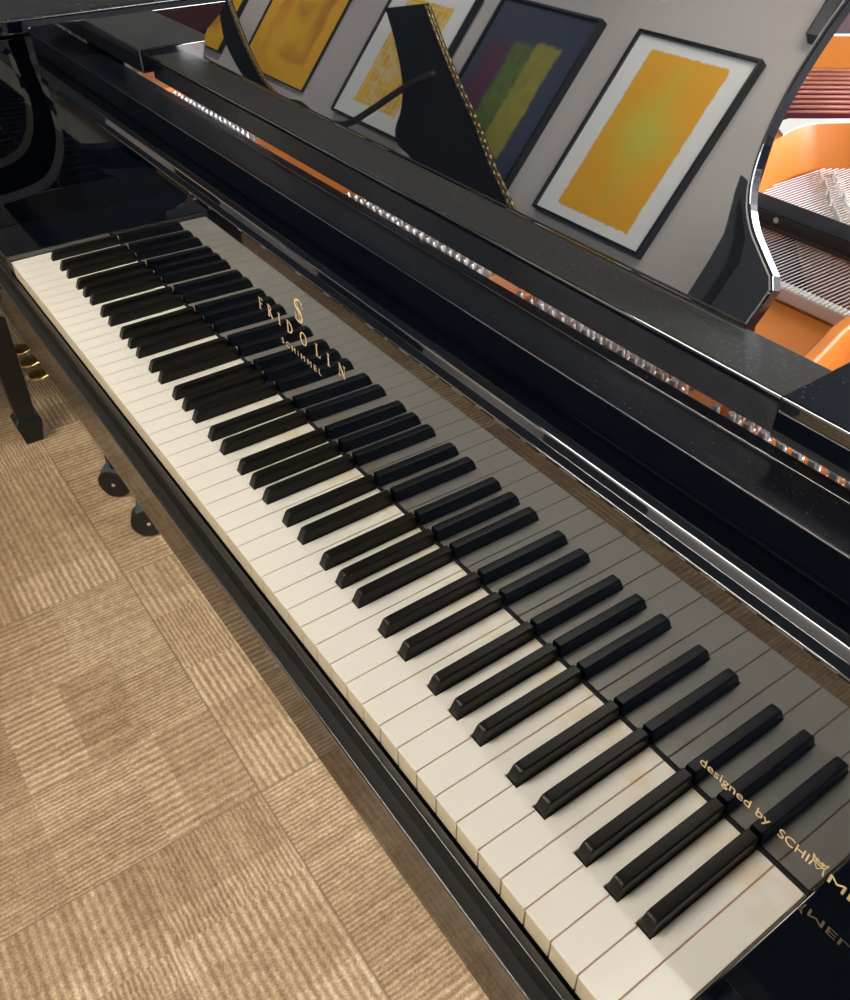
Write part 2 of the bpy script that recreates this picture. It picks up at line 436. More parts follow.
for i in range(51):
    k = (names[i], names[i+1])
    if k not in OFF: continue
    x = (i+1)*P+OFF[k]
    if first is None:
        first = part('black_key', bk_mesh(), EBON, 28); o = first
    else:
        o = first.copy(); COL.objects.link(o)
    o.location = (x, HD, 0)
part('name_felt', box(XL+.113, 1.2230, FL-.0014, FL+.0160, .0003, .0026, .0002), FELT)
# dark listing cloth behind the black keys and under the fallboard
part('key_listing_felt', box(XL+.001, XR-.001, .176, .182, -.03, .006), FELT)

# fallboard with rolled lip
ty = math.tan(TILT)
fb = [(FL+.0002, .0045, .0012), (FL+ty*.182, .182, 0), (FL+.0005, .190, .004), (.129, .193, .003), (.1275, .214, .0055), (.140, .2150, .004), (.176, .191, .002), (.176, .020, 0), (FL+.010, .0045, 0)]
fb = [(FL+.0002, .0027, .0008), (FL+ty*.188, .188, .001), (.1292, .1958, .0004), (.1284, .1984, .0012), (.1342, .2016, .0006), (.1362, .2080, .0040), (.1420, .2098, .004), (.1765, .1905, .001), (.1765, .0075, 0)]
fallb = part('fallboard', prismX(rnd(fb), XL+.001, XR-.001), LACQ, 30)
# nameboard rail above it
rail = [(.1785, .2205, .0016), (.2145, .2205, .0006), (.2150, .2193, 0), (.2162, .2193, 0), (.2167, .2205, .0006), (.2278, .2205, .0012), (.2278, .12, 0), (.1785, .12, 0)]
topslotpart('front_rail', prismX(rnd(rail, n=4), XL+.0005, XR-.0005), [RAILTOP, LACQ], 30)

# end blocks of the music desk, dusty on top
topslotpart('side_block', box(XL+.0005, .1015, .2095, .3130, .2370, .2655, .0022, 3), [DUSTY, LACQ], 35)
topslotpart('side_block', box(1.0735, XR-.0005, .2095, .3130, .2370, .2655, .0022, 3), [DUSTY2, LACQ], 35)
part('block_bearer', box(XL+.0005, XL+.020, .236, .310, .2065, .2368, .001), LACQ)
part('block_bearer', box(XR-.020, XR-.0005, .236, .310, .2065, .2368, .001), LACQ)
part('block_bearer', box(XL+.021, -.032, .230, .310, .2065, .2368, .001), LACQ)
# music shelf between them
shelf = topslotpart('music_shelf', prismX(rnd([(.2235, .2560, .0028), (.2235, .2290, .002), (.2720, .2290, 0), (.2720, .2560, .001)]), .1017, 1.0733), [DUSTY, LACQ], 30)

# music desk: upright curved panel tilted back 20 degrees
TH = math.radians(20); up = Vector((0, math.sin(TH), math.cos(TH))); nb = Vector((0, math.cos(TH), -math.sin(TH)))
Rp = [(1.003, .000), (1.0065, .016), (1.0085, .027), (1.0040, .035), (.989, .0465), (.977, .0565), (.9675, .069), (.9615, .085), (.9590, .104), (.9595, .125), (.9620, .145), (.9680, .172), (.977, .200), (.990, .232), (.995, .262), (.990, .292), (.965, .315), (.90, .330)]
Rs = catmull([Rp[3]]+Rp[4:], 4)
right = [Vector(p) for p in Rp[:3]]+Rs
left = [Vector((1.160-p.x, p.y)) for p in right[::-1]]
outline = right+left
base = Vector((0, .270, .2575)); T = .0105
bm = bmesh.new()
def dp(x, s, d): return base+Vector((x, 0, 0))+up*s+nb*d
a = [bm.verts.new(dp(p.x, p.y, 0)) for p in outline]; b = [bm.verts.new(dp(p.x, p.y, T)) for p in outline]
fa = bm.faces.new(a); fb_ = bm.faces.new(b[::-1])
for i in range(len(a)): bm.faces.new((a[i], b[i], b[(i+1) % len(a)], a[(i+1) % len(a)]))
bmesh.ops.recalc_face_normals(bm, faces=bm.faces[:])
bmesh.ops.bevel(bm, geom=list(fa.edges), offset=.0022, segments=3, affect='EDGES', profile=.5)
desk = part('music_desk', bm, [DESKM, DEDGE])
for p_ in desk.data.polygons:
    if abs(p_.normal.dot(nb)) < .3: p_.material_index = 1
part('desk_foot_strip', box(.17, 1.00, .2725, .2865, .2300, .2565, .001), LACQ)

# cast iron plate: pinblock cover, webs, struts
bm = bmesh.new()
B(bm, XL+.002, XR-.002, .2282, .300, .150, .1885, 0, .001)
B(bm, XL+.002, XR-.002, .300, .441, .150, .1885, 0, .002)
for a_, b_ in ((.325, .541), (.764, .808), (.984, 1.010), (-.030, .062)):   # blank raised stretches between the pin groups
    B(bm, a_, b_, .236, .300, .1888, .2060, 0, .003)
plate = part('iron_plate', bm, PLATE, 30)
def ribbon(path, wd, z0, z1, bev=.003):
    pth = [Vector(p) for p in path]; l = offset(pth, wd/2); r = offset(pth, -wd/2)
    return prismZ([tuple(v) for v in l]+[tuple(v) for v in r[::-1]], z0, z1, bev=bev)
part('plate_strut', ribbon(catmull([(1.036, .290), (1.026, .330), (1.018, .362), (1.017, .384), (1.030, .410), (1.050, .440)], 5), .011, .1887, .236), PLATE, 30)
part('plate_strut', ribbon([(.33, .45), (.42, .75), (.50, 1.05)], .02, .129, .225), PLATE, 30)
# sloping plate walls seen beyond the desk
def slope(low, top, drop, zb=.1285):
    """sloping face between two 3-D lines with a solid body behind"""
    bm = bmesh.new(); k = len(low)
    lv = [bm.verts.new(p) for p in low]; tv = [bm.verts.new(p) for p in top]
    bk = [bm.verts.new((p[0]+drop[0], p[1]+drop[1], p[2])) for p in top]
    b0 = [bm.verts.new((p[0], p[1], zb)) for p in low]; b1 = [bm.verts.new((p[0]+drop[0], p[1]+drop[1], zb)) for p in top]
    for A, C in ((b0, lv), (lv, tv), (tv, bk), (bk, b1)):
        for i in range(k-1): bm.faces.new((A[i], A[i+1], C[i+1], C[i]))
    for j in (0, -1): bm.faces.new((b0[j], lv[j], tv[j], bk[j], b1[j]))
    bmesh.ops.recalc_face_normals(bm, faces=bm.faces[:]); return bm
low = [(.774,.588,.204), (.771,.600,.204), (.764,.629,.204), (.758,.661,.204), (.756,.687,.204), (.760,.708,.204), (.780,.736,.204), (.85,.828,.204), (.95,.95,.204)]
top = [(.757,.620,.245), (.755,.628,.245), (.752,.641,.245), (.746,.665,.245), (.745,.686,.245), (.749,.703,.245), (.767,.733,.245), (.835,.828,.245), (.935,.955,.245)]
part('plate_wall', slope(low, top, (-.012, .012)), PLATE, 30)
part('felt_strip', prismZ([(.752,.641), (.746,.665), (.745,.686), (.749,.703), (.767,.733), (.835,.828), (.825,.835), (.760,.742), (.740,.714), (.722,.690), (.722,.665)], .2400, .2465), CFELT)
low = [(.545,.820,.243), (.600,.899,.243), (.628,.937,.243), (.665,.987,.243), (.75,1.10,.243)]
top = [(.500,.880,.262), (.552,.955,.262), (.582,.994,.262), (.620,1.047,.262), (.70,1.16,.262)]
part('plate_wall', slope(low, top, (-.012, .012)), PLATE, 30)
part('felt_strip', prismZ([(.498,.882), (.551,.957), (.581,.996), (.619,1.049), (.70,1.162), (.693,1.168), (.611,1.056), (.573,1.003), (.542,.962), (.490,.890)], .2625, .2635), CFELT)
part('string_rest_felt', prismZ([(.05,.95), (.40,.88), (.52,1.06), (.60,1.22), (.40,1.55), (.1,1.5)], .1285, .215), PURPLE)
# felt strip over the capo bar, strings, bridge and damper rail
part('capo_felt_strip', box(.70, XR-.004, .4420, .4545, .1885, .2005, .002), CFELT, 30)
part('capo_bar', box(.70, XR-.004, .4415, .456, .150, .1884), PLATE)
TLEN = 1.0
sbm = bmesh.new(); tube(sbm, [(0,0,0), (0,.36,-.001)], .00062, 6)
s0 = None; rest = bmesh.new()
xs = [1.180-.0042*k for k in range(100)]
for k, x in enumerate(xs):
    if s0 is None: s0 = part('plain_string', sbm, STRING, True); o = s0
    else: o = s0.copy(); COL.objects.link(o)
    o.location = (x, .4430, .2010)
for k in range(30):
    x = 1.1842+.0042*k
    tube(rest, [(x, .443, .2010), (x, .443+.36, .200)], .0008, 5)
o = part('plain_strings_beyond', rest, STRING, True); o['kind'] = 'stuff'
# string bed: the wide wooden bridge with its pins
bm = prismZ([(.766,.690), (.790,.712), (.925,.562), (.895,.548)], .1285, .1985, bev=.002)
part('bridge', bm, WOOD)
bp = lathe([(.0015,0), (.0015,.006), (.0010,.0068)], 6); b0_ = None
random.seed(3)
for k in range(44):
    t = k/43; bx = .778+.128*t; by = .698-.138*t
    for d in (-.007, .007):
        if b0_ is None: b0_ = part('bridge_pin', bp, STEEL); o = b0_
        else: o = b0_.copy(); COL.objects.link(o)
        o.location = (bx+d*.6+random.uniform(-.002,.002), by+d*.8, .1985)
# wound bass strings, nearly level in the picture
w0 = None
for k in range(19):
    t = (k-.3)/18.3; p = Vector((.735-.120*t, .736+.168*t, 0))
    if w0 is None:
        bm = bmesh.new(); tube(bm, [(-.10*.594, -.10*.804, 0), (.16*.594, .16*.804, 0)], .0018, 8)
        w0 = part('wound_string', bm, COPPER, True); o = w0
    else: o = w0.copy(); COL.objects.link(o)
    o.location = (p.x, p.y, .2490-.006*(k/18)+.002*(k % 2))
part('bass_bed', prismZ([(.48,.76), (.64,.62), (.735,.655), (.738,.715), (.83,.845), (.72,1.04), (.60,.885), (.53,.79)], .1285, .228), SOUND)
part('damper_rail', prismX(rnd([(.5265,.2070,.0), (.5265,.2190,.001), (.5590,.2190,.001), (.5590,.2070,0)]), .60, XR-.004), DUSTY2)
part('damper_rail_base', box(.60, XR-.004, .5285, .557, .2020, .2068), BROWNBAR)
scr = lathe([(.0028,0), (.0028,.0008), (.0012,.0014)], 10, M=Matrix.Rotation(math.pi/2, 4, 'X')); o = part('rail_screw', scr, STEEL); o.location = (.842, .5265, .2135)

# tuning pins
prof = [(.0031,0), (.0031,.0015), (.0047,.0018), (.0047,.0038), (.0039,.0042), (.0047,.0046), (.0047,.0066), (.0039,.0070), (.0047,.0074), (.0046,.0090), (.0032,.0095), (.0031,.0215), (.0024,.0240)]
pins = []
for a, b, st in ((.108, .322, .0125), (.546, .760, .0112), (.812, .980, .0125), (1.014, 1.328, .0125)):
    n = int((b-a)/st)
    for k in range(n+1):
        for r, y in enumerate((.2440, .2580, .2720)):
            x = a+st*k+(r % 2)*st*.5+random.uniform(-.0008,.0008)
            if x < b+.004: pins.append((x, y+random.uniform(-.0008,.0008)))
pins.sort(key=lambda p: -p[0])
p0 = None; rest = bmesh.new()
for k, (x, y) in enumerate(pins):
    if k < 100:
        if p0 is None: p0 = part('tuning_pin', lathe(prof, 10), STEEL, 40); o = p0
        else: o = p0.copy(); COL.objects.link(o)
        o.location = (x, y, .1885)
        o.rotation_euler = (random.uniform(.02,.09), random.uniform(-.04,.04), random.uniform(0,6))
    else:
        lathe(prof, 8, rest, Matrix.Translation((x, y, .1885)) @ Matrix.Rotation(random.uniform(0,.09), 4, 'X'))
o = part('tuning_pins_beyond', rest, STEEL, 40); o['kind'] = 'stuff'

# gold lettering on the fallboard (sub-parts of it)
def fbpt(x, z): return Vector((x, FL+.0002+z*ty, z))
def flat(bm, poly, off=-.0003, th=.0004):
    """thin inlay polygon in fallboard coordinates (x,z)"""
    a = [bm.verts.new(fbpt(x, z)+Vector((0, off, 0))) for x, z in poly]
    b = [bm.verts.new(fbpt(x, z)+Vector((0, off+th, 0))) for x, z in poly]
    n = len(a); bm.faces.new(a); bm.faces.new(b[::-1])
    for i in range(n): bm.faces.new((a[i], a[(i+1) % n], b[(i+1) % n], b[i]))
def stroke(bm, pts, w, off=-.0003):
    """constant or varying width line"""
    pts = [Vector(p) for p in pts]; ws = w if isinstance(w, (list, tuple)) else [w]*len(pts)
    l, r = [], []
    for i, p in enumerate(pts):
        d = (pts[min(i+1, len(pts)-1)]-pts[max(i-1, 0)]).normalized(); nn = Vector((-d.y, d.x))*ws[i]/2
        l.append(p+nn); r.append(p-nn)
    for i in range(len(pts)-1):
        flat(bm, [tuple(l[i]), tuple(l[i+1]), tuple(r[i+1]), tuple(r[i])], off)
def serif_letter(bm, ch, x, z, h):
    """classical serif capital of height h with its left edge at x"""
    TK, TN, SF = .0019*h/.0125, .0007*h/.0125, .0012*h/.0125
    def st(cx, w=TK): stroke(bm, [(x+cx, z), (x+cx, z+h)], w); ser(cx, z+TN/2); ser(cx, z+h-TN/2)
    def ser(cx, zz, wd=None): wd = wd or TK/2+SF; stroke(bm, [(x+cx-wd, zz), (x+cx+wd, zz)], TN)
    if ch == 'I': st(.0018); return .0036
    if ch == 'F':
        st(.0022); stroke(bm, [(x+.0022, z+h-TN/2), (x+.0085, z+h-TN/2)], TN); stroke(bm, [(x+.0083, z+h), (x+.0086, z+h-.0028)], TN)
        stroke(bm, [(x+.0022, z+h*.52), (x+.0068, z+h*.52)], TN); stroke(bm, [(x+.0068, z+h*.43), (x+.0068, z+h*.61)], TN); return .009
    if ch == 'L':
        st(.0022); stroke(bm, [(x+.0022, z+TN/2), (x+.0085, z+TN/2)], TN); stroke(bm, [(x+.0083, z), (x+.0088, z+.0032)], TN); return .009
    if ch == 'R':
        st(.0022)
        arc = [(x+.0022+.0050*math.sin(t)*(1 if t else 1), z+h*.745+h*.238*math.cos(t)) for t in [math.pi*k/10 for k in range(11)]]
        stroke(bm, arc, [TN+(TK-TN)*math.sin(math.pi*k/10) for k in range(11)])
        stroke(bm, [(x+.0045, z+h*.5), (x+.0100, z)], [TK*.9, TK]); ser(.0102, z+TN/2, .0010); return .0112
    if ch == 'D':
        st(.0022)
        arc = [(x+.0022+.0088*math.sin(t), z+h*.5+h*.472*math.cos(t)) for t in [math.pi*k/14 for k in range(15)]]
        stroke(bm, arc, [TN+(TK-TN)*math.sin(math.pi*k/14) for k in range(15)]); return .0122
    if ch == 'O':
        K = 26
        arc = [(x+.0066+.0058*math.sin(t), z+h*.5+h*.495*math.cos(t)) for t in [2*math.pi*k/K for k in range(K+1)]]
        stroke(bm, arc, [TN+(TK-TN)*abs(math.sin(2*math.pi*k/K)) for k in range(K+1)]); return .0132
    if ch == 'N':
        stroke(bm, [(x+.002, z), (x+.002, z+h)], TN); stroke(bm, [(x+.0108, z), (x+.0108, z+h)], TN)
        stroke(bm, [(x+.0018, z+h), (x+.0110, z)], TK); ser(.002, z+TN/2); ser(.0108, z+h-TN/2); ser(.0014, z+h-TN/2, .0012); return .0125
bm = bmesh.new()
for ch, cx in zip('FRIDOLIN', (.504, .524, .548, .566, .594, .6245, .6475, .668)):
    serif_letter(bm, ch, cx, .0960, .0135)
part('maker_lettering', bm, GOLD, parent=fallb)
# blackletter S emblem
bm = bmesh.new()
cx, cz = .5955, .131
K = 20
Sp = catmull([(.0075,.0085), (.0045,.0118), (-.0005,.0122), (-.0055,.0092), (-.0065,.0050), (-.0030,.0018), (.0030,-.0012), (.0062,-.0050), (.0050,-.0092), (.0005,-.0118), (-.0055,-.0108), (-.0085,-.0075)], 4)
n_ = len(Sp); stroke(bm, [(cx+p.x, cz+p.y) for p in Sp], [.0006+.0024*math.sin(math.pi*k/(n_-1))**.7 for k in range(n_)])
Sq = catmull([(-.0020,.0105), (-.0032,.0060), (.0008,.0024), (.0042,.0000), (.0038,-.0060), (.0010,-.0100)], 4)
stroke(bm, [(cx+p.x+.0012, cz+p.y) for p in Sq], .0007, -.0004)
stroke(bm, [(cx-.0085, cz-.0040), (cx-.0050, cz-.0075), (cx-.0085, cz-.0110)], .0009)
stroke(bm, [(cx+.0085, cz+.0115), (cx+.0055, cz+.0080), (cx+.0085, cz+.0050)], .0009)
stroke(bm, [(cx-.0018, cz+.0120), (cx+.0012, cz-.0118)], .0006, -.0004)
part('emblem', bm, GOLD, parent=fallb)
# sans lettering made from the built-in font
def text_mesh(s, size, x, z, width=None, weight=.0, name='small_lettering'):
    cu = bpy.data.curves.new('txt', 'FONT'); cu.body = s; cu.size = 1.0; cu.extrude = .012; cu.offset = weight
    to = bpy.data.objects.new('txt', cu); COL.objects.link(to)
    dg = bpy.context.evaluated_depsgraph_get(); dg.update(); me = bpy.data.meshes.new_from_object(to.evaluated_get(dg))
    bpy.data.objects.remove(to); bpy.data.curves.remove(cu)
    x0 = min(v.co.x for v in me.vertices); x1 = max(v.co.x for v in me.vertices)
    me.transform(Matrix.Translation((-x0, 0, 0)))
    k = width/(x1-x0) if width else size
    me.transform(Matrix.Diagonal((k, size, size, 1)))
    me.transform(Matrix.Rotation(math.pi/2, 4, 'X'))
    me.transform(Matrix.Rotation(-TILT, 4, 'X'))
    me.transform(Matrix.Translation(fbpt(x, z)+Vector((0, -.0001, 0))))
    me.materials.clear(); me.materials.append(GOLD); me.name = name
    o = bpy.data.objects.new(name, me); COL.objects.link(o); o.parent = fallb
text_mesh('S C H I M M E L', .0092, .5505, .0762, .0825, .0)
text_mesh('designed by', .0112, 1.1290, .0262, .0560, .002)
text_mesh('SCHI', .0118, 1.1915, .0258, .0215, .002)
text_mesh('MEL', .0118, 1.2275, .0258, .0285, .0)
# owl-shaped M
bm = bmesh.new(); ox, oz = 1.2195, .0262; q = .0005
h2 = .0112
stroke(bm, [(ox-.0048, oz), (ox-.0036, oz+.0072), (ox, oz+.0018), (ox+.0036, oz+.0072), (ox+.0048, oz)], .0012)
stroke(bm, [(ox-.0052, oz+.0118), (ox-.0030, oz+.0092), (ox, oz+.0082), (ox+.0030, oz+.0092), (ox+.0052, oz+.0118)], .0008)
stroke(bm, [(ox-.0052, oz+.0118), (ox-.0040, oz+.0070), (ox, oz+.0060), (ox+.0040, oz+.0070), (ox+.0052, oz+.0118)], .0007, -.0004)
for s in (-1, 1):
    stroke(bm, [(ox+s*.0018+.0011*math.cos(t), oz+.0094+.0011*math.sin(t)) for t in [2*math.pi*k/10 for k in range(11)]], .0005, -.0005)
part('owl_emblem', bm, GOLD, parent=fallb)

# legs of the piano (outside the picture, hidden behind the keybed)
def taper(bm, cx, cy, z0, z1, a, b):
    lo = [bm.verts.new((cx+s*a, cy+t*a, z0)) for s, t in ((-1,-1),(1,-1),(1,1),(-1,1))]; hi = [bm.verts.new((cx+s*b, cy+t*b, z1)) for s, t in ((-1,-1),(1,-1),(1,1),(-1,1))]
    bm.faces.new(lo[::-1]); bm.faces.new(hi)
    for i in range(4): bm.faces.new((lo[i], lo[(i+1) % 4], hi[(i+1) % 4], hi[i]))
for cx, cy in ((1.25, .42), (.30, 1.62)):
    bm = bmesh.new(); taper(bm, cx, cy, FZ+.07, -.1305, .038, .055); lathe([(.012, FZ+.03), (.012, FZ+.07)], 10, bm, Matrix.Translation((cx, cy, 0)))
    lathe([(.02,-.015), (.03,-.012), (.03,.012), (.02,.015)], 18, bm, Matrix.Translation((cx, cy, FZ+.030)) @ Matrix.Rotation(math.pi/2, 4, 'Y'))
    bmesh.ops.recalc_face_normals(bm, faces=bm.faces[:])
    part('leg', bm, LACQ, 40)

# ------------------------------------------------------------------ the neighbouring piano on the left
nb_ = empty('grand_piano', (-.94, .8, FZ))
tag(nb_, 'closed black grand piano at far left, with brass pedals and dusty lid', 'piano')
def npart(name, bm, mats, smooth=None, parent=None):
    o = link(name, bm, mats, None, smooth)
    if parent is None: o.parent = nb_; o.matrix_parent_inverse = Matrix.Translation(-nb_.location)
    else: o.parent = parent
    return o
AX0, AX1 = -1.69, -.196
def bodyline(in_):
    pts = [(AX1-in_, -.02+in_), (AX1-in_, .62), (AX1-in_, .72)]
    c = catmull([(AX1-in_-.003, .80), (AX1-.09, 1.00), (AX1-.28, 1.12), (AX1-.52, 1.24), (AX1-.72, 1.46), (AX1-.86, 1.72), (AX1-1.02, 1.90), (AX1-1.24, 1.95), (AX1-1.44, 1.86), (AX0+in_, 1.66)], 4)
    return pts+[(v.x, v.y) for v in c]+[(AX0+in_, -.02+in_)]
npart('body', prismZ(bodyline(.012), -.13, .236, bev=.003), LACQ, 35)
lid = [(x, max(y, -.06)) if i not in (0,) else (x, -.06) for i, (x, y) in enumerate(bodyline(0))]; lid[-1] = (AX0, -.06)
topslot(npart('lid', prismZ(lid, .240, .262, bev=.004, top_only=False), [LIDM, LACQ], 35), zmin=.3)
# its right front leg on a double caster
def caster(cx, cy, par, rot):
    M = Matrix.Translation((cx, cy, FZ)) @ Matrix.Rotation(rot, 4, 'Z')
    bm = lathe([(.010,-.017), (.033,-.017), (.037,-.013), (.037,.013), (.033,.017), (.010,.017)], 28, M=M @ Matrix.Translation((0,0,.037)) @ Matrix.Rotation(math.pi/2, 4, 'X'))
    wh = npart('caster_wheel', bm, RUBBER, 40)
    hub = lathe([(.004,-.0185), (.004,.0185)], 12, M=M @ Matrix.Translation((0,0,.037)) @ Matrix.Rotation(math.pi/2, 4, 'X'))
    npart('wheel_hub', hub, STEEL, 40, wh)
    # curved hood over the wheel
    bm = bmesh.new(); arc = [(.045*math.cos(t), .037+.045*math.sin(t)) for t in [math.pi*(.02+.62*k/12) for k in range(13)]]
    inn = [(.0405*math.cos(t), .037+.0405*math.sin(t)) for t in [math.pi*(.02+.62*k/12) for k in range(13)]]
    A = [[bm.verts.new(M @ Vector((a, s, z))) for a, z in arc] for s in (-.022, .022)]; I = [[bm.verts.new(M @ Vector((a, s, z))) for a, z in inn] for s in (-.022, .022)]
    for i in range(12):
        bm.faces.new((A[0][i], A[0][i+1], A[1][i+1], A[1][i])); bm.faces.new((I[0][i], I[1][i], I[1][i+1], I[0][i+1]))
        for s in (0, 1): bm.faces.new((A[s][i], I[s][i], I[s][i+1], A[s][i+1]))
    for j in (0, -1): bm.faces.new((A[0][j], A[1][j], I[1][j], I[0][j]))
    bmesh.ops.recalc_face_normals(bm, faces=bm.faces[:])
    npart('caster_hood', bm, GREYPL, 40)
    return M
LX, LY = -.287, .124
bm = bmesh.new(); taper(bm, LX+.02, LY+.06, FZ+.135, -.1305, .036, .052)
B(bm, LX-.075, LX+.105, LY+.018, LY+.055, FZ+.092, FZ+.110, 0, .003); B(bm, LX-.01, LX+.045, LY, LY+.09, FZ+.108, FZ+.136, 0, .003)
tube(bm, [(LX-.108, LY+.010, FZ+.048), (LX-.150, LY+.016, FZ+.085)], [.017, .015], 14)
B(bm, LX-.085, LX-.055, LY-.010, LY+.03, FZ+.078, FZ+.0935, 0, .003); B(bm, LX+.085, LX+.110, LY-.005, LY+.03, FZ+.078, FZ+.0935, 0, .003)
bmesh.ops.recalc_face_normals(bm, faces=bm.faces[:])
npart('leg', bm, BENCHM, 35)
caster(LX-.070, LY-.004, nb_, math.radians(48)); caster(LX+.098, LY+.006, nb_, math.radians(68))
for cx, cy in ((AX0+.12, .14), (AX0+.55, 1.6)):
    bm = bmesh.new(); taper(bm, cx, cy, FZ+.075, -.1305, .036, .052); lathe([(.012, FZ+.03), (.012, FZ+.08)], 10, bm, Matrix.Translation((cx, cy, 0)))
    lathe([(.02,-.018), (.036,-.015), (.036,.015), (.02,.018)], 20, bm, Matrix.Translation((cx, cy, FZ+.036)) @ Matrix.Rotation(math.pi/2, 4, 'X'))
    bmesh.ops.recalc_face_normals(bm, faces=bm.faces[:]); npart('leg', bm, LACQ, 40)
# lyre and three brass pedals
lyre = npart('pedal_lyre', (lambda b: (B(b, -1.04, -.83, .215, .285, FZ+.040, FZ+.115, 0, .004), B(b, -1.01, -.985, .235, .265, FZ+.115, -.1305, 0, .003), B(b, -.885, -.86, .235, .265, FZ+.115, -.1305, 0, .003), b)[-1])(bmesh.new()), LACQ, 35)
for x in (-1.013, -.935, -.857):
    bm = bmesh.new(); pts = []
    rings = []
    for k in range(15):
        t = k/14; y = .072+.150*t; w_ = .030*math.sqrt(max(0, 1-((t*150-34)/36)**2)) if t*150 < 34 else (.030-.020*min(1, (t*150-34)/60)**.8)
        w_ = max(w_, .0015); hgt = .004+.006*(w_/.030)
        z = FZ+.066+.010*t
        rings.append([bm.verts.new((x+w_*math.cos(a), y, z+hgt*math.sin(a))) for a in [2*math.pi*j/14 for j in range(14)]])
    for a, b in zip(rings, rings[1:]):
        for j in range(14): bm.faces.new((a[j], a[(j+1) % 14], b[(j+1) % 14], b[j]))
    bm.faces.new(rings[0][::-1]); bm.faces.new(rings[-1]); bmesh.ops.recalc_face_normals(bm, faces=bm.faces[:])
    npart('pedal', bm, BRASS, True)

# bench of the neighbouring piano: spade-footed tapered legs
bench = empty('piano_bench', (-1.0, -.16, FZ))
tag(bench, 'black piano bench with tapered spade-foot legs, pushed under the neighbouring piano', 'bench')
def bpart(name, bm, mats, smooth=None):
    o = link(name, bm, mats, None, smooth); o.parent = bench; o.matrix_parent_inverse = Matrix.Translation(-bench.location); return o
bpart('seat', box(-1.37, -.645, -.36, .064, -.265, -.215, .012, 3), BENCHM, 35)
bpart('apron', box(-1.345, -.664, -.335, .046, -.33, -.2655, .003), BENCHM, 35)
for cx, cy in ((-.688, .022), (-1.325, .022), (-.688, -.315), (-1.325, -.315)):
    bm = bmesh.new()
    prof = [(FZ, .020), (FZ+.055, .030), (FZ+.064, .030), (FZ+.074, .0215), (-.2656, .030)]
    rr = [[bm.verts.new((cx+s*a, cy+t*a, z)) for s, t in ((-1,-1),(1,-1),(1,1),(-1,1))] for z, a in prof]
    for a, b in zip(rr, rr[1:]):
        for i in range(4): bm.faces.new((a[i], a[(i+1) % 4], b[(i+1) % 4], b[i]))
    bm.faces.new(rr[0][::-1]); bm.faces.new(rr[-1]); bmesh.ops.recalc_face_normals(bm, faces=bm.faces[:])
    bmesh.ops.bevel(bm, geom=bm.edges[:], offset=.002, segments=2, affect='EDGES', profile=.5)
    bpart('leg', bm, BENCHM, 35)

# ------------------------------------------------------------------ pictures on the wall behind the player (seen in the music desk)
def paint(name, build):
    m = mat(name, rough=.6); v = N(m, 'ShaderNodeTexCoord').outputs['Object']; build(m, v); return m
def rough_rect(m, v, hw, hh, amp=.012, sc=60):
    """1 inside a rectangle with brushed, ragged edges (object x,z)"""
    sp = N(m, 'ShaderNodeSeparateXYZ'); L(m, v, sp.inputs[0])
    n = math_(m, 'MULTIPLY', math_(m, 'SUBTRACT', noise(m, v, sc, 3, .7), .5), amp*2)
    ax = math_(m, 'ADD', math_(m, 'ABSOLUTE', sp.outputs[0]), n); az = math_(m, 'ADD', math_(m, 'ABSOLUTE', sp.outputs[2]), n)
    return math_(m, 'MULTIPLY', math_(m, 'LESS_THAN', ax, hw), math_(m, 'LESS_THAN', az, hh)), sp
def p_yellow(m, v):
    r, sp = rough_rect(m, v, .168, .288, .010, 45)
    big = noise(m, v, 6, 4, .6)
    d = math_(m, 'ADD', math_(m, 'MULTIPLY', math_(m, 'ABSOLUTE', sp.outputs[0]), 4.2), math_(m, 'MULTIPLY', math_(m, 'ABSOLUTE', sp.outputs[2]), 2.6))
    t = math_(m, 'ADD', math_(m, 'SUBTRACT', d, .55), math_(m, 'MULTIPLY', big, 1.0))
    c = ramp(m, t, [(.15, (.62,.52,.06)), (.5, (.74,.44,.035)), (.8, (.80,.40,.025))])
    L(m, mixc(m, r, (.80,.81,.80), c), bsdf(m).inputs['Base Color'])
def p_bricks(m, v):
    r, sp = rough_rect(m, v, .165, .245, .010, 45)
    br = N(m, 'ShaderNodeTexBrick', offset=.0); mp = N(m, 'ShaderNodeMapping'); mp.inputs['Rotation'].default_value = (math.pi/2, 0, 0)
    L(m, v, mp.inputs[0]); L(m, mp.outputs[0], br.inputs['Vector'])
    br.inputs['Scale'].default_value = 1; br.inputs['Brick Width'].default_value = .036; br.inputs['Row Height'].default_value = .075; br.inputs['Mortar Size'].default_value = .005; br.inputs['Mortar Smooth'].default_value = .8
    br.inputs['Color1'].default_value = (.84,.50,.03,1); br.inputs['Color2'].default_value = (.66,.42,.05,1); br.inputs['Mortar'].default_value = (.86,.62,.20,1)
    c = mixc(m, ramp(m, noise(m, v, 20, 4), [(.45,(0,0,0)), (.7,(1,1,1))]), br.outputs['Color'], (.80,.66,.36))
    L(m, mixc(m, r, (.80,.81,.80), c), bsdf(m).inputs['Base Color'])
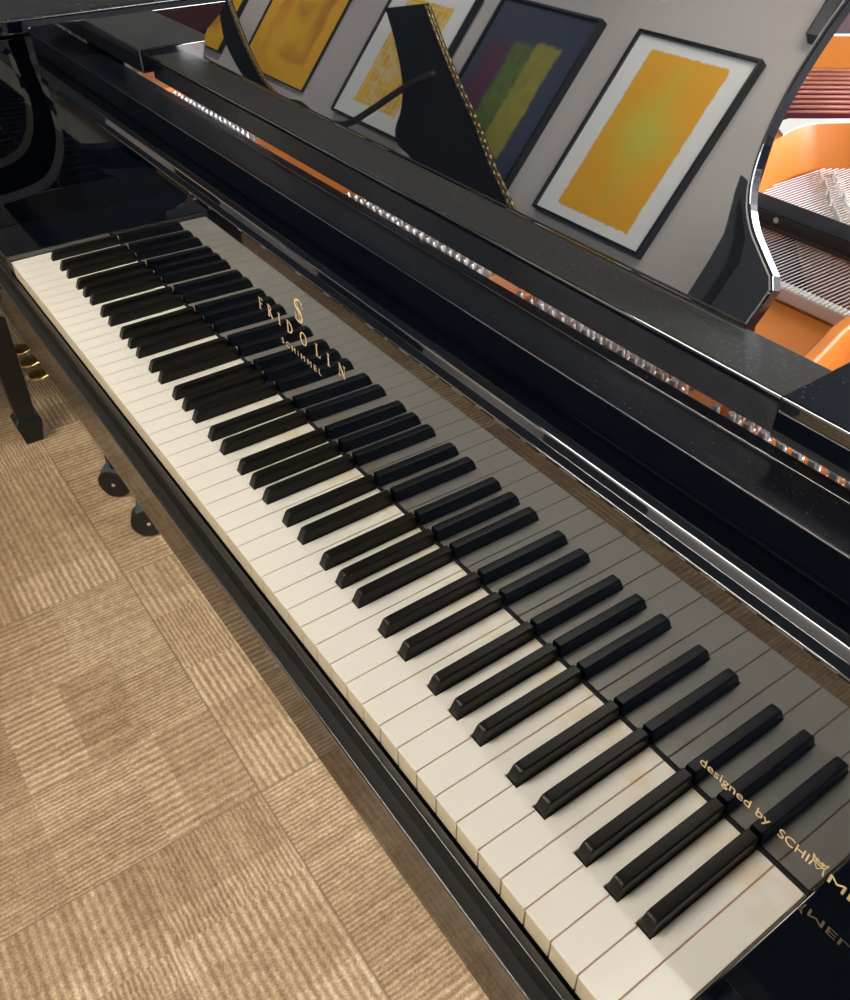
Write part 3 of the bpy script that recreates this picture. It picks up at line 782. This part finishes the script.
def p_dark(m, v):
    sp = N(m, 'ShaderNodeSeparateXYZ'); L(m, v, sp.inputs[0])
    x, z = sp.outputs[0], sp.outputs[2]
    n = math_(m, 'MULTIPLY', math_(m, 'SUBTRACT', noise(m, v, 30, 3), .5), .03)
    def band(a, b, c, d, soft=.02):
        def ss(val, lo, hi):
            mr = N(m, 'ShaderNodeMapRange', interpolation_type='SMOOTHSTEP'); L(m, math_(m, 'ADD', val, n), mr.inputs[0]); mr.inputs[1].default_value = lo; mr.inputs[2].default_value = hi; return mr.outputs[0]
        return math_(m, 'MULTIPLY', math_(m, 'MULTIPLY', ss(x, a, a+soft), math_(m, 'SUBTRACT', 1.0, ss(x, b-soft, b))), math_(m, 'MULTIPLY', ss(z, c, c+soft), math_(m, 'SUBTRACT', 1.0, ss(z, d-soft, d))))
    c = mixc(m, noise(m, v, 5, 3), (.028,.040,.075), (.040,.052,.085))
    c = mixc(m, band(-.26, -.04, -.30, .22, .10), c, (.085,.022,.050))
    vo = N(m, 'ShaderNodeTexVoronoi', feature='F1'); vo.inputs['Scale'].default_value = 26; L(m, v, vo.inputs['Vector'])
    c = mixc(m, band(-.10, .06, -.24, .20, .03), c, mixc(m, vo.outputs['Distance'], (.05,.10,.03), (.12,.16,.03)))
    c = mixc(m, band(.02, .17, -.25, .21, .02), c, mixc(m, noise(m, v, 18, 3), (.16,.16,.03), (.34,.31,.05)))
    L(m, c, bsdf(m).inputs['Base Color'])
def p_orange(m, v):
    sp = N(m, 'ShaderNodeSeparateXYZ'); L(m, v, sp.inputs[0]); x, z = sp.outputs[0], sp.outputs[2]
    n = math_(m, 'MULTIPLY', math_(m, 'SUBTRACT', noise(m, v, 8, 4), .5), .09)
    mm = math_(m, 'ADD', math_(m, 'MAXIMUM', math_(m, 'ABSOLUTE', math_(m, 'MULTIPLY', x, 1.0)), math_(m, 'ABSOLUTE', z)), n)
    c = ramp(m, mm, [(.0, (.42,.20,.02)), (.10, (.80,.40,.02)), (.16, (.55,.22,.02)), (.22, (.50,.18,.02)), (.245, (.80,.42,.03)), (.4, (.78,.44,.03))])
    L(m, mixc(m, ramp(m, noise(m, v, 3, 3), [(.4,(0,0,0)), (.7,(1,1,1))]), c, (.85,.46,.03)), bsdf(m).inputs['Base Color'])
def picture(x0, x1, z0, z1, fw, depth, build, nm, label, cat='picture'):
    cx, cz = (x0+x1)/2, (z0+z1)/2; e = empty('framed_painting', (cx, Y0, cz)); tag(e, label, cat)
    w, h = (x1-x0)/2, (z1-z0)/2
    bm = bmesh.new(); y0, y1 = .001, depth
    B(bm, -w, -w+fw, y0, y1, -h, h, 0, .001); B(bm, w-fw, w, y0, y1, -h, h, 0, .001)
    B(bm, -w+fw, w-fw, y0, y1, -h, -h+fw, 0, .001); B(bm, -w+fw, w-fw, y0, y1, h-fw, h, 0, .001)
    link('frame', bm, FRAMEM, e, 35)
    link('painted_panel', box(-w+fw, w-fw, .002, depth-.012, -h+fw, h-fw), paint(nm, build), e)
picture(-.998, -.482, .586, 1.262, .011, .035, p_yellow, 'yellow_abstract', 'yellow painted rectangle on white in black frame, rightmost picture reflected in the music desk')
picture(-1.727, -1.174, .588, 1.262, .011, .035, p_dark, 'dark_abstract', 'dark blue picture with a green and yellow block, reflected in the music desk')
picture(-2.420, -1.860, .590, 1.240, .009, .035, p_bricks, 'yellow_brick_abstract', 'picture of yellow brick-like strokes on white in thin black frame, half hidden in the reflection')
picture(-3.420, -2.738, .607, 1.28, .004, .016, p_orange, 'orange_abstract', 'orange and amber painting at upper left of the music desk reflection')
picture(-4.42, -3.66, .607, 1.28, .005, .030, p_orange, 'orange_abstract_far', 'amber painting farthest left behind the curved panel in the reflection')

# plain stand-ins for unidentified dark curved shapes with gold edges, put before that wall
def panel(name, pts, yc, th, label, edge, grp=None):
    cx = sum(p[0] for p in pts)/len(pts)
    e = empty(name, (cx, yc, FZ)); tag(e, label, 'screen')
    bm = bmesh.new(); a = [bm.verts.new((x-cx, 0, z-FZ)) for x, z in pts]; b = [bm.verts.new((x-cx, th, z-FZ)) for x, z in pts]
    bm.faces.new(a); bm.faces.new(b[::-1])
    for i in range(len(a)): bm.faces.new((a[i], a[(i+1) % len(a)], b[(i+1) % len(a)], b[i]))
    bmesh.ops.recalc_face_normals(bm, faces=bm.faces[:]); link('board', bm, FRAMEM, e)
    bm = bmesh.new()
    for off in (0, .020):
        pp_ = [Vector((x-cx-off, th+.004, z-FZ)) for x, z in edge]
        tube(bm, pp_, .0050, 8)
        tot = 0
        for q0, q1 in zip(pp_, pp_[1:]):
            n = max(1, int((q1-q0).length/.055))
            for k in range(n):
                t = k/n; tube(bm, [q0.lerp(q1, t), q0.lerp(q1, min(1, t+.55/n))], .0068, 8)
    link('brass_edging', bm, OLDBRASS, e, True)
    return e
YP = -1.27
rt = [tuple(v) for v in catmull([(-1.686,1.020), (-1.527,.926), (-1.334,.817), (-1.105,.697), (-.941,.600), (-.743,.498), (-.60,.42)], 5)]
lf = [tuple(v) for v in catmull([(-1.919,.959), (-1.770,.865), (-1.596,.735), (-1.517,.643), (-1.484,.564), (-1.425,.522), (-1.326,.500), (-1.212,.44)], 5)]
panel('curved_stand_in', rt+[(-.60, FZ), (-1.212, FZ)]+lf[::-1], YP, .02, 'tall dark curved panel with gold right edge, reflected in the middle of the music desk', rt[1:-2])
rt2 = [tuple(v) for v in catmull([(-3.155,.808), (-2.995,.731), (-2.761,.629), (-2.517,.539), (-2.354,.499), (-2.206,.478), (-2.028,.44)], 5)]
lf2 = [tuple(v) for v in catmull([(-3.40,.85), (-3.192,.74), (-2.98,.610), (-2.72,.515), (-2.55,.470), (-2.45,.40)], 5)]
panel('curved_stand_in', rt2+[(-2.028, FZ), (-2.45, FZ)]+lf2[::-1], YP, .02, 'dark curved panel with gold edge, reflected at the far left of the music desk', rt2[1:-2])
cord = empty('draped_cord', (-1.95, YP+.05, .49)); tag(cord, 'thin dark strap looping across to the curved panel, reflected in the music desk', 'strap')
bm = bmesh.new(); pts = catmull([(-2.20,.485), (-2.081,.500), (-1.906,.476), (-1.801,.488), (-1.713,.513), (-1.619,.600), (-1.517,.707), (-1.404,.789)], 6)
tube(bm, [(p.x+1.95, .0, p.y-.49) for p in pts], [.004+.008*min(1, i/24) for i in range(len(pts))], 8); link('strap', bm, STRAPM, cord, True)
# stand-in for an unidentified dark pointed shape, right end of the reflection
e = empty('pointed_stand_in', (.06, YP, FZ)); tag(e, 'dark grey pointed upright shape reflected at the right end of the music desk', 'stand')
def shapepart(nm, pts, y0, y1, m):
    bm = bmesh.new(); a = [bm.verts.new((x-.06, y0, z-FZ)) for x, z in pts]; b = [bm.verts.new((x-.06, y1, z-FZ)) for x, z in pts]
    bm.faces.new(a); bm.faces.new(b[::-1])
    for i in range(len(a)): bm.faces.new((a[i], a[(i+1) % len(a)], b[(i+1) % len(a)], b[i]))
    bmesh.ops.recalc_face_normals(bm, faces=bm.faces[:]); link(nm, bm, m, e)
shapepart('cover', [(-.015,FZ), (-.015,.488), (-.018,.593), (-.025,.668), (-.038,.702), (-.068,.773), (-.082,.817), (-.062,.812), (.040,.735), (.125,.680), (.22,.62), (.32,.54), (.32,FZ)], 0, .05, SHAPEM)
shapepart('side_stripe', [(.035,.30), (.035,.60), (.012,.665), (-.03,.735), (-.045,.765), (-.02,.74), (.035,.680), (.062,.62), (.062,.30)], .0502, .053, FRAMEM)
sp = link('dark_wall_shape', prismX([(0,.0), (.035,.01), (.045,.22), (0,.22)], 0, .055, bev=.008), FRAMEM); sp.location = (-.405, Y0+.0005, 1.352)  # stand-in for an unidentified dark shape near the wall
tag(sp, 'dark tapered fitting on the wall, reflected at the top right corner of the music desk', 'fitting')

# ------------------------------------------------------------------ lights
def area(name, loc, size, size_y, power, col, target):
    l = bpy.data.lights.new(name, 'AREA'); l.shape = 'RECTANGLE'; l.size = size; l.size_y = size_y; l.energy = power; l.color = col
    o = bpy.data.objects.new(name, l); COL.objects.link(o); o.location = loc
    o.rotation_euler = (Vector(target)-Vector(loc)).to_track_quat('-Z', 'Y').to_euler(); return o
area('daylight_and_fill', (X1+.14, 3.05, .95), 3.3, 1.6, 300, (.93,.97,1.0), (0, 3.05, .9))
world = bpy.data.worlds.new('world'); SC.world = world; world.use_nodes = True
bgn = world.node_tree.nodes['Background']; bgn.inputs[0].default_value = (.75,.87,1,1); bgn.inputs[1].default_value = 2.0
EM = bpy.data.materials.new('lamp_diffuser'); EM.use_nodes = True; bs = bsdf(EM)
bs.inputs['Emission Color'].default_value = (1,.93,.82,1); bs.inputs['Emission Strength'].default_value = 26.0; bs.inputs['Base Color'].default_value = (.8,.8,.8,1)
def lamp(x, y, label):  # unseen ceiling panels added as fill light
    e = empty('fill_ceiling_panel', (x, y, ZC)); tag(e, label, 'light')
    bm = bmesh.new()
    for a in ((-.62,-.60,-.17,.17), (.60,.62,-.17,.17), (-.60,.60,-.17,-.15), (-.60,.60,.15,.17)): B(bm, a[0], a[1], a[2], a[3], -.04, 0)
    link('frame', bm, WHITEP, e); link('diffuser', box(-.60, .60, -.15, .15, -.03, -.002), EM, e)
lamp(.1, -1.05, 'long white fill panel added above the keyboard'); lamp(-2.2, 3.4, 'long white fill panel added behind the pianos')
def spot(x, y, tx, tz, power, label):  # unseen spotlights added to brighten the wall mirrored in the music desk
    e = empty('added_wall_spot', (x, y, ZC)); tag(e, label, 'light')
    bm = lathe([(.03,-.09), (.034,-.02), (.034,.06), (.02,.075)], 16, M=Matrix.Translation((0,0,-.10)) @ (Vector((tx-x, Y0-y, tz-ZC+.1))).to_track_quat('-Z','Y').to_matrix().to_4x4())
    tube(bm, [(0,0,-.06), (0,0,0)], .008, 8); link('housing', bm, WHITEP, e, 40)
    l = bpy.data.lights.new('spot_beam', 'SPOT'); l.energy = power; l.spot_size = math.radians(95); l.spot_blend = 1; l.shadow_soft_size = .05; l.color = (1,.96,.9)
    o = bpy.data.objects.new('spot_beam', l); COL.objects.link(o)
    dd = (Vector((tx, Y0, tz))-Vector((x, y, ZC-.1))).normalized()
    o.location = Vector((x, y, ZC-.1))+dd*.12; o.rotation_euler = dd.to_track_quat('-Z', 'Y').to_euler()
for i, (x, pw) in enumerate(((.3, 34), (-.9, 42), (-2.1, 46), (-3.5, 60))):
    spot(x, -.55, x, .85, pw, ('added white spotlight nearest the window', 'added white spotlight over the yellow rectangle picture', 'added white spotlight over the yellow brick picture', 'added white spotlight nearest the far wall')[i])

# small downlight behind the music desk: its beam passes over the fallboard and lights the fronts of the keys
e = empty('ceiling_downlight', (1.02, .84, ZC)); tag(e, 'small round recessed downlight over the strings', 'light')
link('trim_ring', lathe([(.030,-.001), (.055,-.001), (.055,-.006), (.030,-.006)], 24), WHITEP, e)
l = bpy.data.lights.new('downlight_beam', 'SPOT'); l.energy = 15; l.spot_size = math.radians(52); l.spot_blend = .06; l.shadow_soft_size = .022; l.color = (1,.97,.9)
o = bpy.data.objects.new('downlight_beam', l); COL.objects.link(o); o.location = (1.02, .84, ZC-.012)
o.rotation_euler = (Vector((1.14, .1, 0))-Vector(o.location)).to_track_quat('-Z', 'Y').to_euler()
area('daylight_and_fill', (1.0, Y1-.02, 1.1), 2.6, 1.2, 150, (.95,.98,1.0), (.8, 0, 0))  # fill light added before the windowless back wall, for the pins and strings
